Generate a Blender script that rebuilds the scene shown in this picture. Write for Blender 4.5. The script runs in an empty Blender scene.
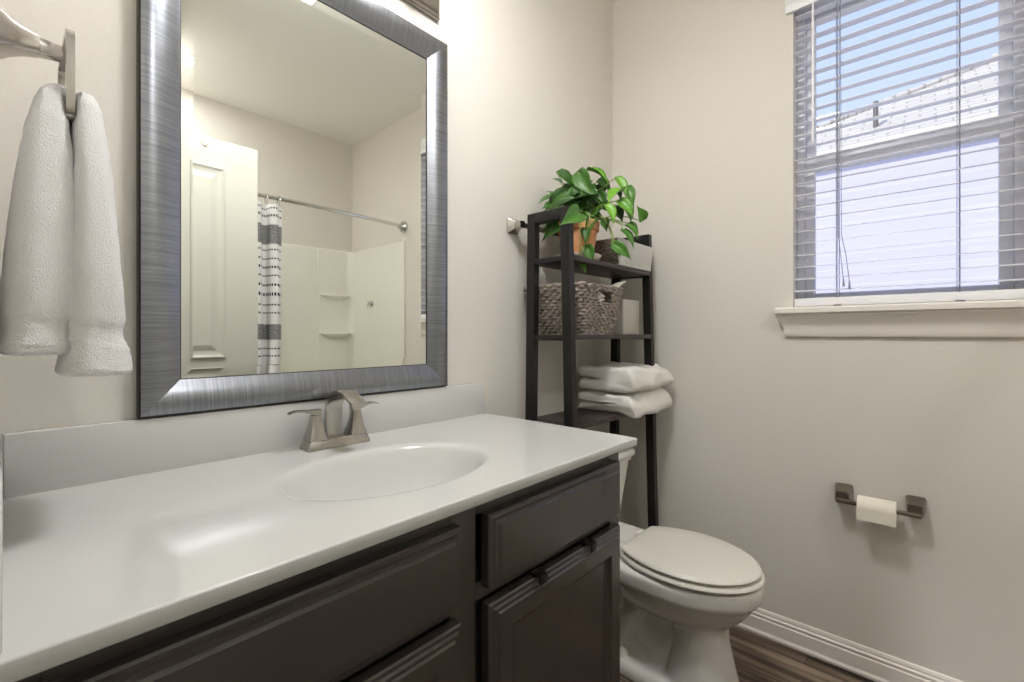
import bpy, bmesh, math, random
from mathutils import Vector, Matrix, noise
PI = math.pi
C = bpy.context.scene.collection
S = bpy.context.scene
random.seed(4)

# ------------------------------------------------------------------ camera
CAM = Vector((-1.983, -1.139, 1.17))
YAW = math.radians(42.2)                       # from +x towards +y (the mirror wall)
cd = bpy.data.cameras.new('camera'); cam = bpy.data.objects.new('camera', cd); C.objects.link(cam)
cam.location = CAM; cam.rotation_euler = (PI/2, 0, YAW - PI/2)
cd.sensor_width = 36; cd.lens = 460*36/1024; cd.shift_y = -7/1024; cd.clip_start = 0.005
S.camera = cam
# ------------------------------------------------------------------ colour management
vs = S.view_settings
vs.view_transform = 'Standard'; vs.look = 'None'; vs.gamma = 1; vs.use_curve_mapping = False
vs.exposure = 0.17
S.cycles.use_denoising = True
S.cycles.max_bounces = 12; S.cycles.diffuse_bounces = 9; S.cycles.transparent_max_bounces = 16
S.cycles.caustics_reflective = False; S.cycles.caustics_refractive = False
S.cycles.sample_clamp_indirect = 6
# ------------------------------------------------------------------ sky and sun
w = bpy.data.worlds.new('World'); S.world = w; w.use_nodes = True
nt = w.node_tree; bg = nt.nodes['Background']
tc = nt.nodes.new('ShaderNodeTexCoord'); sep = nt.nodes.new('ShaderNodeSeparateXYZ'); cr = nt.nodes.new('ShaderNodeValToRGB')
nt.links.new(tc.outputs['Generated'], sep.inputs[0]); nt.links.new(sep.outputs[2], cr.inputs[0]); nt.links.new(cr.outputs[0], bg.inputs[0])
cr.color_ramp.elements[0].position = 0.0; cr.color_ramp.elements[0].color = (.70, .78, .95, 1)
cr.color_ramp.elements[1].position = 0.75; cr.color_ramp.elements[1].color = (.36, .50, .90, 1)
bg.inputs[1].default_value = 1.15
def light(name, kind, loc, energy, color, **k):
    l = bpy.data.lights.new(name, kind); l.energy = energy; l.color = color
    for a, b in k.items(): setattr(l, a, b)
    o = bpy.data.objects.new(name, l); C.objects.link(o); o.location = loc
    return o
sun = light('sun', 'SUN', (-6, 3, 9), 2.9, (1, .95, .88), angle=math.radians(.6))
sun.rotation_euler = Vector((1, -.45, -1.0)).to_track_quat('-Z', 'Y').to_euler()
VANITY_W = 2.6; HALL_FILL_W = 45.0; CEIL_FILL_W = 13.0; DOWN_FILL_W = 11.0; SHOWER_FILL_W = 9.0  # hall, ceiling, down and shower values feed added fill lamps

# ------------------------------------------------------------------ materials
def lin(h):
    h = h.lstrip('#'); v = [int(h[i:i+2], 16)/255 for i in (0, 2, 4)]
    return tuple(x/12.92 if x <= .04045 else ((x+.055)/1.055)**2.4 for x in v) + (1,)
def mat(name, col, rough=.5, metal=0, spec=.5, bump=None, **k):
    """bump = (scale, strength, distance[, detail])"""
    m = bpy.data.materials.new(name); m.use_nodes = True
    b = m.node_tree.nodes['Principled BSDF']
    b.inputs['Base Color'].default_value = lin(col) if isinstance(col, str) else col
    b.inputs['Roughness'].default_value = rough; b.inputs['Metallic'].default_value = metal
    b.inputs['Specular IOR Level'].default_value = spec
    for a, v in k.items(): b.inputs[a].default_value = v
    if bump: add_bump(m, *bump)
    return m
def N(m, t, **k):
    n = m.node_tree.nodes.new('ShaderNode'+t)
    for a, v in k.items(): setattr(n, a, v)
    return n
def K(m, a, b): m.node_tree.links.new(a, b)
def bsdf(m): return m.node_tree.nodes['Principled BSDF']
def objco(m, scale=(1, 1, 1), rot=(0, 0, 0)):
    t = N(m, 'TexCoord'); p = N(m, 'Mapping'); p.inputs['Scale'].default_value = scale; p.inputs['Rotation'].default_value = rot
    K(m, t.outputs['Object'], p.inputs[0]); return p.outputs[0]
def add_bump(m, scale, strength, dist, detail=3, co=None):
    n = N(m, 'TexNoise'); n.inputs['Scale'].default_value = scale; n.inputs['Detail'].default_value = detail
    K(m, co or objco(m), n.inputs['Vector'])
    b = N(m, 'Bump'); b.inputs['Strength'].default_value = strength; b.inputs['Distance'].default_value = dist
    K(m, n.outputs['Fac'], b.inputs['Height']); K(m, b.outputs[0], bsdf(m).inputs['Normal'])
def mix_noise(m, c1, c2, scale, co=None, detail=4, lo=.35, hi=.65):
    n = N(m, 'TexNoise'); n.inputs['Scale'].default_value = scale; n.inputs['Detail'].default_value = detail
    K(m, co or objco(m), n.inputs['Vector'])
    r = N(m, 'ValToRGB'); r.color_ramp.elements[0].position = lo; r.color_ramp.elements[1].position = hi
    r.color_ramp.elements[0].color = lin(c1); r.color_ramp.elements[1].color = lin(c2)
    K(m, n.outputs['Fac'], r.inputs[0]); K(m, r.outputs[0], bsdf(m).inputs['Base Color'])
    return n, r

M = {}
M['wall'] = mat('greige_wall_paint', '#d6d2cb', .75, spec=.25, bump=(95, .11, .004, 2))
M['ceil'] = mat('ceiling_paint', '#efede8', .8, spec=.2, bump=(80, .2, .004, 2))
M['trim'] = mat('white_trim_paint', '#e3ded8', .35)
M['door'] = mat('white_door_paint', '#d3d2ca', .4)
M['counter'] = mat('cultured_marble', '#cccdcb', .12, spec=.45)
M['espresso'] = mat('espresso_cabinet_lacquer', '#443d3a', .24, spec=.9)
M['espdark'] = mat('dark_cabinet_interior', '#1c1816', .5)
M['black'] = mat('black_painted_wood', '#161415', .42, spec=.4)
M['shelfw'] = mat('dark_brown_shelf_board', '#352b2b', .38)
M['nickel'] = mat('brushed_nickel', '#b6b1ab', .22, 1, bump=(300, .03, .001))
M['nickeld'] = mat('aged_nickel', '#8e857b', .3, 1)
M['chrome'] = mat('polished_chrome', '#d8d8d6', .12, 1)
M['porc'] = mat('white_porcelain', '#e2dfda', .06, spec=.5)
M['seat'] = mat('white_seat_plastic', '#dfdcd4', .22)
M['paper'] = mat('toilet_paper', '#ece7da', .9, spec=.1, bump=(400, .2, .001))
M['terry'] = mat('white_terry_cloth', '#fafafa', .95, spec=.05, bump=(520, .9, .006, 4)); bsdf(M['terry']).inputs['Sheen Weight'].default_value = .3
M['terryw'] = mat('folded_white_terry', '#faf7f2', .95, spec=.05, bump=(520, .9, .006, 4))
M['whitebox'] = mat('white_box_card', '#d3cec7', .6)
M['saucer'] = mat('cream_ceramic', '#efe7db', .3)
M['soil'] = mat('potting_soil', '#2b2018', .95, bump=(90, 1, .01))
M['blind'] = mat('white_blind_vinyl', '#e8e8ec', .4)
M['vinyl'] = mat('window_vinyl', '#dedfe5', .35)
M['cordm'] = mat('blind_cord', '#8f929c', .7)
M['surround'] = mat('white_acrylic_surround', '#e6e5dc', .18)
M['slot'] = mat('dark_slot', '#3a3836', .6)
M['void'] = mat('mirror_back_edge', '#1c1817', .5)
M['concrete'] = mat('concrete_ground', '#b0aca5', .9, bump=(20, .3, .01))
M['lampglass'] = None
def transp_mix(name, fac, col, glossy=True, rough=0.0):
    m = bpy.data.materials.new(name); m.use_nodes = True; m.node_tree.nodes.clear()
    o = N(m, 'OutputMaterial'); mx = N(m, 'MixShader'); t = N(m, 'BsdfTransparent'); g = N(m, 'BsdfGlossy' if glossy else 'BsdfTranslucent')
    mx.inputs[0].default_value = fac; g.inputs['Color'].default_value = col
    if glossy: g.inputs['Roughness'].default_value = rough
    K(m, t.outputs[0], mx.inputs[1]); K(m, g.outputs[0], mx.inputs[2]); K(m, mx.outputs[0], o.inputs[0])
    return m
M['glass'] = transp_mix('window_glass', .02, (1, 1, 1, 1))
M['lampglass'] = transp_mix('frosted_lamp_glass', .45, (.95, .93, .9, 1), False)
M['mirror'] = mat('mirror_silver', (.90, .915, .875, 1), 0.0, 1)
# terracotta
M['terra'] = mat('terracotta', '#c98a5e', .75, spec=.2); mix_noise(M['terra'], '#cb8e63', '#dda57c', 14)
# pewter frame: brushed across the moulding
def pewter(name, sc):
    m = mat(name, '#8f9094', .3, 1)
    n, r = mix_noise(m, '#83868d', '#9fa2a9', 1, objco(m, sc), 4, .3, .7)
    b = N(m, 'Bump'); b.inputs['Strength'].default_value = .06; b.inputs['Distance'].default_value = .001
    K(m, n.outputs['Fac'], b.inputs['Height']); K(m, b.outputs[0], bsdf(m).inputs['Normal'])
    return m
M['pewter_h'] = pewter('brushed_pewter_rails', (330, 10, 10))
M['pewter_v'] = pewter('brushed_pewter_stiles', (10, 10, 330))
# floor planks run along y
m = mat('wood_plank_floor', '#5a4a3f', .42); M['floor'] = m
mp = objco(m, (1, 1, 1), (0, 0, PI/2))
bk = N(m, 'TexBrick'); K(m, mp, bk.inputs['Vector']); bk.offset = .37
for a, v in (('Scale', 1), ('Brick Width', 1.2), ('Row Height', .15), ('Mortar Size', .0016), ('Bias', 0)): bk.inputs[a].default_value = v
bk.inputs['Color1'].default_value = (.25, .25, .25, 1); bk.inputs['Color2'].default_value = (.85, .85, .85, 1); bk.inputs['Mortar'].default_value = (0, 0, 0, 1)
gn = N(m, 'TexNoise'); gn.inputs['Scale'].default_value = 1; gn.inputs['Detail'].default_value = 6; K(m, objco(m, (34, 1.6, 1)), gn.inputs['Vector'])
mm = N(m, 'Math', operation='MULTIPLY_ADD'); mm.inputs[1].default_value = .26; K(m, bk.outputs['Color'], mm.inputs[0])
sc_ = N(m, 'Math', operation='MULTIPLY'); sc_.inputs[1].default_value = .95; K(m, gn.outputs['Fac'], sc_.inputs[0]); K(m, sc_.outputs[0], mm.inputs[2])
rp = N(m, 'ValToRGB'); K(m, mm.outputs[0], rp.inputs[0])
rp.color_ramp.elements[0].position = .44; rp.color_ramp.elements[0].color = lin('#281f19')
rp.color_ramp.elements[1].position = .80; rp.color_ramp.elements[1].color = lin('#9b8a79')
e = rp.color_ramp.elements.new(.62); e.color = lin('#5d4d40')
K(m, rp.outputs[0], bsdf(m).inputs['Base Color'])
# wicker
def wicker(name, c1, c2):
    m = mat(name, c1, .8, spec=.2); mix_noise(m, c1, c2, 1, objco(m, (60, 60, 160)), 3, .35, .68); return m
M['wicker'] = wicker('grey_brown_wicker', '#665d56', '#aba198')
M['wickerd'] = wicker('dark_grey_woven_fibre', '#5b544e', '#9c948b')
M['linen'] = mat('pale_bin_fabric', '#c9c7c3', .85, spec=.1); mix_noise(M['linen'], '#bdbbb7', '#d2d0cc', 1, objco(M['linen'], (160, 160, 300)), 3)
# leaves: shade varies from leaf to leaf
m = mat('pothos_leaf', '#3f7a2a', .28, spec=.5); M['leaf'] = m; bsdf(m).inputs['Roughness'].default_value = .4
at = N(m, 'Attribute'); at.attribute_name = 'leafcol'
rp = N(m, 'ValToRGB'); K(m, at.outputs['Fac'], rp.inputs[0])
rp.color_ramp.elements[0].color = lin('#294d17'); rp.color_ramp.elements[1].color = lin('#82b938')
e = rp.color_ramp.elements.new(.5); e.color = lin('#4a7f22')
K(m, rp.outputs[0], bsdf(m).inputs['Base Color'])
bsdf(m).inputs['Transmission Weight'].default_value = 0
M['stem'] = mat('pothos_stem', '#7f9a4a', .5)
# shower curtain stripes; uv.x = metres of cloth, uv.y = height in metres
m = mat('striped_curtain_cloth', '#e9e8e8', .9, spec=.1); M['curtain'] = m
uv = N(m, 'UVMap'); sx = N(m, 'SeparateXYZ'); K(m, uv.outputs[0], sx.inputs[0])
def steps(ranges, lo, hi):
    r = N(m, 'ValToRGB'); cr = r.color_ramp; cr.interpolation = 'CONSTANT'
    mr = N(m, 'MapRange'); mr.inputs[1].default_value = lo; mr.inputs[2].default_value = hi
    K(m, sx.outputs[1], mr.inputs[0]); K(m, mr.outputs[0], r.inputs[0])
    cr.elements[0].position = 0; cr.elements[0].color = (0, 0, 0, 1); cr.elements[1].position = 1; cr.elements[1].color = (0, 0, 0, 1)
    for a, b in ranges:
        e = cr.elements.new((a-lo)/(hi-lo)); e.color = (1, 1, 1, 1)
        e = cr.elements.new((b-lo)/(hi-lo)); e.color = (0, 0, 0, 1)
    return r.outputs[0]
dash = steps([(1.035, 1.045), (1.08, 1.09), (1.285, 1.295), (1.33, 1.34), (1.39, 1.407), (1.445, 1.46), (1.50, 1.511), (1.55, 1.56), (1.60, 1.61), (1.65, 1.66), (1.85, 1.861), (1.893, 1.904)], .8, 2.0)
band = steps([(.86, .965), (1.135, 1.225), (1.69, 1.80)], .8, 2.0)
fr = N(m, 'Math', operation='FRACT'); ml = N(m, 'Math', operation='MULTIPLY'); ml.inputs[1].default_value = 62; K(m, sx.outputs[0], ml.inputs[0]); K(m, ml.outputs[0], fr.inputs[0])
gt = N(m, 'Math', operation='GREATER_THAN'); gt.inputs[1].default_value = .38; K(m, fr.outputs[0], gt.inputs[0])
dm = N(m, 'Math', operation='MULTIPLY'); K(m, dash, dm.inputs[0]); K(m, gt.outputs[0], dm.inputs[1])
nz = N(m, 'TexNoise'); nz.inputs['Scale'].default_value = 1; nz.inputs['Detail'].default_value = 3
mpp = N(m, 'Mapping'); mpp.inputs['Scale'].default_value = (260, 110, 1); K(m, uv.outputs[0], mpp.inputs[0]); K(m, mpp.outputs[0], nz.inputs['Vector'])
nr = N(m, 'MapRange'); nr.inputs[1].default_value = .3; nr.inputs[2].default_value = .7; nr.inputs[3].default_value = .45; nr.inputs[4].default_value = 1; K(m, nz.outputs['Fac'], nr.inputs[0])
bm_ = N(m, 'Math', operation='MULTIPLY'); K(m, band, bm_.inputs[0]); K(m, nr.outputs[0], bm_.inputs[1])
mxn = N(m, 'Math', operation='MAXIMUM'); K(m, dm.outputs[0], mxn.inputs[0]); K(m, bm_.outputs[0], mxn.inputs[1])
rp = N(m, 'ValToRGB'); rp.color_ramp.elements[0].color = lin('#e6e5e6'); rp.color_ramp.elements[1].color = lin('#3a3b40'); K(m, mxn.outputs[0], rp.inputs[0])
K(m, rp.outputs[0], bsdf(m).inputs['Base Color'])
# neighbour's house
m = mat('pale_lavender_brick', '#d5d3e2', .9, spec=.1); M['siding'] = m
bk = N(m, 'TexBrick'); K(m, objco(m, (1, 1, 1), (PI/2, 0, PI/2)), bk.inputs['Vector'])
for a, v in (('Scale', 1), ('Brick Width', .2), ('Row Height', .07), ('Mortar Size', .006)): bk.inputs[a].default_value = v
bk.inputs['Color1'].default_value = lin('#cfcddf'); bk.inputs['Color2'].default_value = lin('#d5d3e4'); bk.inputs['Mortar'].default_value = lin('#dbd9e8')
K(m, bk.outputs['Color'], bsdf(m).inputs['Base Color'])
m = mat('roof_shingles', '#b5aa9c', .9, spec=.1); M['shingle'] = m
bk = N(m, 'TexBrick'); K(m, objco(m, (1, 1, 1), (0, 0, PI/2)), bk.inputs['Vector'])
for a, v in (('Scale', 1), ('Brick Width', .3), ('Row Height', .13), ('Mortar Size', .012)): bk.inputs[a].default_value = v
bk.inputs['Color1'].default_value = lin('#cbc4ba'); bk.inputs['Color2'].default_value = lin('#d6d0c7'); bk.inputs['Mortar'].default_value = lin('#b3aba1')
K(m, bk.outputs['Color'], bsdf(m).inputs['Base Color'])

# ------------------------------------------------------------------ mesh helpers
ORG = {}
def box(bm, lo, hi, bev=0, seg=2, mtx=None):
    lo, hi = Vector(lo), Vector(hi)
    r = bmesh.ops.create_cube(bm, size=1)['verts']
    bmesh.ops.scale(bm, vec=hi-lo, verts=r); bmesh.ops.translate(bm, vec=(lo+hi)/2, verts=r)
    if bev:
        es = list({e for v in r for e in v.link_edges})
        r = [v for f in bmesh.ops.bevel(bm, geom=es, offset=bev, segments=seg, affect='EDGES', profile=.5)['faces'] for v in f.verts]
    return r
def loft(bm, rings, closed=True, cap0=True, cap1=True):
    vr = [[bm.verts.new(p) for p in r] for r in rings]
    n = len(vr[0])
    for a, b in zip(vr, vr[1:]):
        for i in range(n if closed else n-1):
            j = (i+1) % n
            try: bm.faces.new((a[i], a[j], b[j], b[i]))
            except ValueError: pass
    if cap0: bm.faces.new(vr[0][::-1])
    if cap1: bm.faces.new(vr[-1])
    return vr
def frames(pts, closed=False, up=Vector((0, 0, 1))):
    pts = [Vector(p) for p in pts]; n = len(pts); out = []; last = None
    for i, p in enumerate(pts):
        if closed: t = pts[(i+1) % n]-pts[i-1]
        else: t = pts[min(i+1, n-1)]-pts[max(i-1, 0)]
        t.normalize()
        a = (last or up); s = a - t*a.dot(t)
        if s.length < 1e-4: s = t.orthogonal()
        s.normalize(); last = s; out.append((p, t, s, t.cross(s)))
    return out
def tube(bm, pts, r, seg=10, closed=False, up=Vector((0, 0, 1))):
    fr = frames(pts, closed, up); rs = []
    for i, (p, t, s, b) in enumerate(fr):
        rr = r[i] if isinstance(r, (list, tuple)) else r
        rs.append([p + (s*math.cos(a)+b*math.sin(a))*rr for a in [2*PI*k/seg for k in range(seg)]])
    if closed: loft(bm, rs+[rs[0]], True, False, False); bmesh.ops.remove_doubles(bm, verts=bm.verts, dist=1e-6)
    else: loft(bm, rs)
def sweep(bm, pts, prof, closed=False, up=Vector((0, 0, 1))):
    """prof: list of (s,b) or per-point list of such lists"""
    fr = frames(pts, closed, up); rs = []
    for i, (p, t, s, b) in enumerate(fr):
        pr = prof[i] if isinstance(prof[0][0], (list, tuple)) else prof
        rs.append([p + s*x + b*y for x, y in pr])
    if closed: loft(bm, rs+[rs[0]], True, False, False); bmesh.ops.remove_doubles(bm, verts=bm.verts, dist=1e-6)
    else: loft(bm, rs)
def lathe(bm, prof, c=(0, 0, 0), seg=32, axis=2, cap0=True, cap1=True):
    rs = []
    for r, h in prof:
        ring = []
        for k in range(seg):
            a = 2*PI*k/seg; x, y = r*math.cos(a), r*math.sin(a)
            p = (x, y, h) if axis == 2 else ((h, x, y) if axis == 0 else (y, h, x))
            ring.append(Vector(p)+Vector(c))
        rs.append(ring)
    return loft(bm, rs, True, cap0, cap1)
def rrect(cx, cy, hx, hy, r, n=5):
    pts = []
    for sx, sy, a0 in ((1, 1, 0), (-1, 1, PI/2), (-1, -1, PI), (1, -1, 3*PI/2)):
        for k in range(n+1):
            a = a0+PI/2*k/n
            pts.append((cx+sx*(hx-r)+r*math.cos(a), cy+sy*(hy-r)+r*math.sin(a)))
    return pts
def prism(bm, prof, axis, a, b):
    """prof 2-D points in the two remaining axes (in x,y,z order)"""
    def P(u, v, h): return [(h, u, v), (u, h, v), (u, v, h)][axis]
    loft(bm, [[P(u, v, a) for u, v in prof], [P(u, v, b) for u, v in prof]])
def plate(bm, x0, x1, z0, z1, y, steps):
    """raised/recessed panel facing -y: steps = (inset, height)"""
    rs = []
    for i, h in steps:
        rs.append([(x0+i, y-h, z0+i), (x1-i, y-h, z0+i), (x1-i, y-h, z1-i), (x0+i, y-h, z1-i)])
    loft(bm, rs)
def link(o):
    C.objects.link(o); return o
def obj(name, bm, m, parent=None, smooth=40, loc=None):
    """smooth: angle in degrees, None = flat"""
    bmesh.ops.recalc_face_normals(bm, faces=bm.faces)
    me = bpy.data.meshes.new(name)
    if parent: off = ORG[parent.name]
    elif loc is not None: off = Vector(loc)
    else:
        xs = [v.co for v in bm.verts]
        off = Vector(((min(v.x for v in xs)+max(v.x for v in xs))/2, (min(v.y for v in xs)+max(v.y for v in xs))/2, min(v.z for v in xs)))
    bmesh.ops.translate(bm, vec=-off, verts=bm.verts)
    bm.to_mesh(me); bm.free()
    if smooth is not None:
        for p in me.polygons: p.use_smooth = True
        me.set_sharp_from_angle(angle=math.radians(smooth))
    for q in (m if isinstance(m, list) else [m]): me.materials.append(q)
    o = link(bpy.data.objects.new(name, me))
    if parent: o.parent = parent
    else: o.location = off
    ORG[o.name] = Vector(off)
    return o
def tag(o, label, cat, group=None):
    o['label'] = label; o['category'] = cat
    if group: o['group'] = group
    return o
def thing(name, loc, label, cat, group=None):
    o = link(bpy.data.objects.new(name, None)); o.location = loc; o.empty_display_size = .05
    ORG[o.name] = Vector(loc); return tag(o, label, cat, group)
def struct(name, bm, m, label=None, parent=None, smooth=None):
    o = obj(name, bm, m, parent, smooth)
    if not parent: o['kind'] = 'structure'
    if label and not parent: o['label'] = label
    return o
def nb(): return bmesh.new()
def mod(o, kind, **k):
    x = o.modifiers.new(kind.lower(), kind)
    for a, b in k.items(): setattr(x, a, b)
    return x

# ------------------------------------------------------------------ room shell
H = 2.77; XL = -2.0; YF = -2.51; WB = .14           # ceiling, left wall, tub wall, window-wall thickness
WY0, WY1, WZ0, WZ1 = -1.36, -.758, 1.255, 2.44      # window opening
b = nb(); box(b, (XL-1.9, YF-.12, -.06), (.14, .12, 0)); struct('floor', b, M['floor'], 'dark brown wood plank floor')
b = nb(); box(b, (XL-1.9, YF-.12, H), (.14, .12, H+.1)); struct('ceiling', b, M['ceil'], 'pale ceiling seen in the mirror')
b = nb(); box(b, (XL-.12, 0, 0), (.14, .12, H)); struct('wall_back', b, M['wall'], 'greige wall behind mirror and vanity')
b = nb()
box(b, (0, WY1, 0), (WB, 0, H)); box(b, (0, YF-.12, 0), (WB, WY0, H)); box(b, (0, WY0, 0), (WB, WY1, WZ0)); box(b, (0, WY0, WZ1), (WB, WY1, H))
struct('wall_right', b, M['wall'], 'greige wall with the window')
b = nb(); box(b, (XL-.12, YF-.12, 0), (0, YF, H)); struct('wall_front', b, M['wall'], 'wall behind the bathtub seen in the mirror')
DY0, DY1, DZ = -2.10, -1.275, 2.06                    # doorway in the left wall
b = nb(); box(b, (XL-.12, DY1, 0), (XL, 0, H)); box(b, (XL-.12, YF, 0), (XL, DY0, H)); box(b, (XL-.12, DY0, DZ), (XL, DY1, H))
struct('wall_left', b, M['wall'], 'left wall holding the towel ring')
b = nb(); box(b, (-1.64, YF, 0), (-1.53, -1.70, H)); struct('wall_alcove', b, M['wall'], 'short wall at the end of the tub')
# hallway beyond the doorway
b = nb(); box(b, (XL-1.9, YF-.12, 0), (XL-1.8, .12, H)); box(b, (XL-1.8, YF-.12, 0), (XL-.12, YF, H)); box(b, (XL-1.8, 0, 0), (XL-.12, .12, H))
struct('wall_hall', b, M['wall'], 'hallway walls beyond the doorway')
# baseboards
BP = [(0, 0), (-.017, 0), (-.019, .004), (-.019, .012), (-.015, .017), (-.013, .02), (-.013, .064), (-.0095, .067), (-.0095, .072), (-.012, .0745), (-.012, .079), (-.008, .083), (-.008, .09), (-.005, .097), (0, .1)]
b = nb(); prism(b, [(x, z) for x, z in BP], 1, -1.745, -.019); struct('baseboard_right', b, M['trim'], 'white stepped baseboard under the window wall', smooth=None)
b = nb(); prism(b, [(y, z) for y, z in BP], 0, -.895, 0); struct('baseboard_back', b, M['trim'], 'white baseboard behind the toilet', smooth=None)

# door casing + open door (seen in the mirror)
b = nb()
for x0, x1 in ((XL, XL+.015), (XL-.135, XL-.12)):
    box(b, (x0, DY1, 0), (x1, DY1+.06, DZ+.06), .004); box(b, (x0, DY0-.06, 0), (x1, DY0, DZ+.06), .004); box(b, (x0, DY0, DZ), (x1, DY1, DZ+.06), .004)
struct('trim_1', b, M['trim'], 'white door casing on the left wall', smooth=30)
b = nb()
dx0, dx1, dyf, dyb = XL+.02, -1.173, -1.252, -1.287
box(b, (dx0, dyb, .012), (dx1, dyf, 2.045), .0015, 1)
door = struct('door_1', b, M['door'], 'open white panel door seen in the mirror', smooth=30)
for z0, z1, nm in ((1.06, 1.92, 'upper'), (.22, .93, 'lower')):
    for xa, xb in ((dx0+.13, -1.647), (-1.542, dx1-.135)):
        b = nb()
        # moulding standing proud round a raised field, facing +y
        rs = []
        for i, h in ((0, -.002), (0, .006), (.008, .010), (.018, .004), (.030, .002), (.036, .002), (.060, .009), (.062, .009)):
            rs.append([(xa+i, dyf+h, z0+i), (xb-i, dyf+h, z0+i), (xb-i, dyf+h, z1-i), (xa+i, dyf+h, z1-i)])
        loft(b, rs); obj('door_panel', b, M['door'], door, None)
for z in (.25, 1.05, 1.85):
    b = nb(); box(b, (XL+.003, -1.287, z-.045), (XL+.02, -1.247, z+.045), .002); tube(b, [(XL+.012, -1.245, z-.05), (XL+.012, -1.245, z+.05)], .006); obj('hinge', b, M['nickel'], door)
b = nb(); lathe(b, [(.032, 0), (.032, -.006), (.012, -.012), (.011, -.035), (.024, -.045), (.028, -.058), (.022, -.07), (0.004, -.073)], (-1.24, dyb, .95), 24, 1); obj('door_knob', b, M['nickel'], door)
b = nb(); box(b, (-1.405, dyb-.004, 2.01), (-1.375, dyf+.004, 2.051), .002); box(b, (-1.398, dyf, 2.0), (-1.382, dyf+.006, 2.035), .002)
obj('over_door_clip', b, M['trim'], door)

# ------------------------------------------------------------------ window, stool, blind
b = nb()                                    # jamb liner of the recess
for lo, hi in (((.001, WY0, WZ0), (WB, WY0+.004, WZ1)), ((.001, WY1-.004, WZ0), (WB, WY1, WZ1)), ((.001, WY0, WZ1-.004), (WB, WY1, WZ1))): box(b, lo, hi)
win = struct('window_1', b, M['wall'], 'double-hung white window above the toilet')
GX = .075
def frame_yz(b, y0, y1, z0, z1, wv, wt, wb_, x0, x1, bev=.003):
    box(b, (x0, y0, z0), (x1, y0+wv, z1), bev); box(b, (x0, y1-wv, z0), (x1, y1, z1), bev)
    box(b, (x0, y0+wv, z1-wt), (x1, y1-wv, z1), bev); box(b, (x0, y0+wv, z0), (x1, y1-wv, z0+wb_), bev)
b = nb(); frame_yz(b, WY0+.004, WY1-.004, WZ0, WZ1-.004, .026, .03, .028, GX-.01, WB-.005)
obj('window_frame', b, M['vinyl'], win, 30)
b = nb(); frame_yz(b, WY0+.03, WY1-.03, 1.79, WZ1-.034, .03, .035, .04, GX+.022, GX+.045); obj('upper_sash', b, M['vinyl'], win, 30)
b = nb(); frame_yz(b, WY0+.03, WY1-.03, WZ0+.028, 1.835, .032, .055, .04, GX-.004, GX+.02); obj('lower_sash', b, M['vinyl'], win, 30)
b = nb(); box(b, (GX+.031, WY0+.055, 1.82), (GX+.035, WY1-.055, WZ1-.06)); obj('upper_pane', b, M['glass'], win, None)
b = nb(); box(b, (GX+.006, WY0+.057, WZ0+.06), (GX+.010, WY1-.057, 1.79)); obj('lower_pane', b, M['glass'], win, None)
# stool and moulded apron below it
b = nb()
prism(b, [(0, 1.243), (-.052, 1.243), (-.058, 1.247), (-.058, 1.262), (-.052, 1.268), (GX-.01, 1.268), (GX-.01, 1.256), (0, 1.256)], 1, WY0-.045, WY1+.045)
struct('trim_2', b, M['trim'], 'white window stool board', smooth=30)
b = nb()
ap = [(-.046, 1.243), (-.046, 1.236), (-.030, 1.214), (-.024, 1.206), (-.02, 1.196), (-.018, 1.18), (-.016, 1.166), (-.012, 1.160), (0, 1.160), (0, 1.243)]
ya, yb = WY0-.008, WY1+.008
n = len(ap); rs = []
for e in (0, 1):
    rs.append([(x, (ya-(-x)*.8) if e == 0 else (yb+(-x)*.8), z) for x, z in ap])
loft(b, rs); struct('trim_3', b, M['trim'], 'white crown-shaped apron under the window stool', smooth=30)
# blind
bl = thing('window_blind', (-.005, (WY0+WY1)/2, 1.27), 'white horizontal slat blind lowered over the window', 'blind')
by0, by1 = WY0+.006, WY1-.006
b = nb(); box(b, (.002, by0, 2.39), (.055, by1, 2.437), .002); obj('head_rail', b, M['blind'], bl, 30)
b = nb()
vp = [(-.001, 2.372), (-.014, 2.372), (-.016, 2.378), (-.016, 2.400), (-.024, 2.412), (-.026, 2.425), (-.034, 2.438), (-.036, 2.452), (-.001, 2.452)]
loft(b, [[(x, y0, z) for x, z in vp] for y0 in (WY0-.016, WY1+.018)]); obj('valance', b, M['blind'], bl, 30)
b = nb(); NS = 25; SP = .0447
for i in range(NS):
    z = 1.318 + .014 + SP*i
    if z > 2.385: break
    pr = []
    for k in range(7):
        t = k/6-.5; pr.append((.029+t*.05, z + .0008*(1-4*t*t) + t*.008))
    ring = pr + [(x, zz-.0016) for x, zz in pr[::-1]]
    loft(b, [[(x, y0, zz) for x, zz in ring] for y0 in (by0+.002, by1-.002)])
obj('slats', b, M['blind'], bl, 50)
b = nb(); box(b, (.004, by0, 1.272), (.054, by1, 1.302), .004); obj('bottom_rail', b, M['blind'], bl, 30)
for y in (-.897, -1.210):
    b = nb()
    for x in (.003, .055): tube(b, [(x, y, 1.30), (x, y, 2.39)], .0013, 6)
    tube(b, [(.029, y+.006, 1.30), (.029, y+.006, 2.39)], .001, 6)
    obj('ladder_cord', b, M['cordm'], bl)
    b = nb(); box(b, (-.0, y-.011, 1.2688), (.006, y+.011, 1.2745), .001); obj('cord_plug', b, M['slot'], bl)
b = nb(); lathe(b, [(.0035, 1.86), (.005, 1.87), (.0042, 1.9), (.0042, 2.33), (.003, 2.36)], (-.022, -.828, 0), 10)
tube(b, [(-.022, -.828, 2.355), (-.022, -.828, 2.37), (-.016, -.828, 2.376), (-.006, -.828, 2.38)], .0018, 6)
obj('tilt_wand', b, M['blind'], bl)
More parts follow.
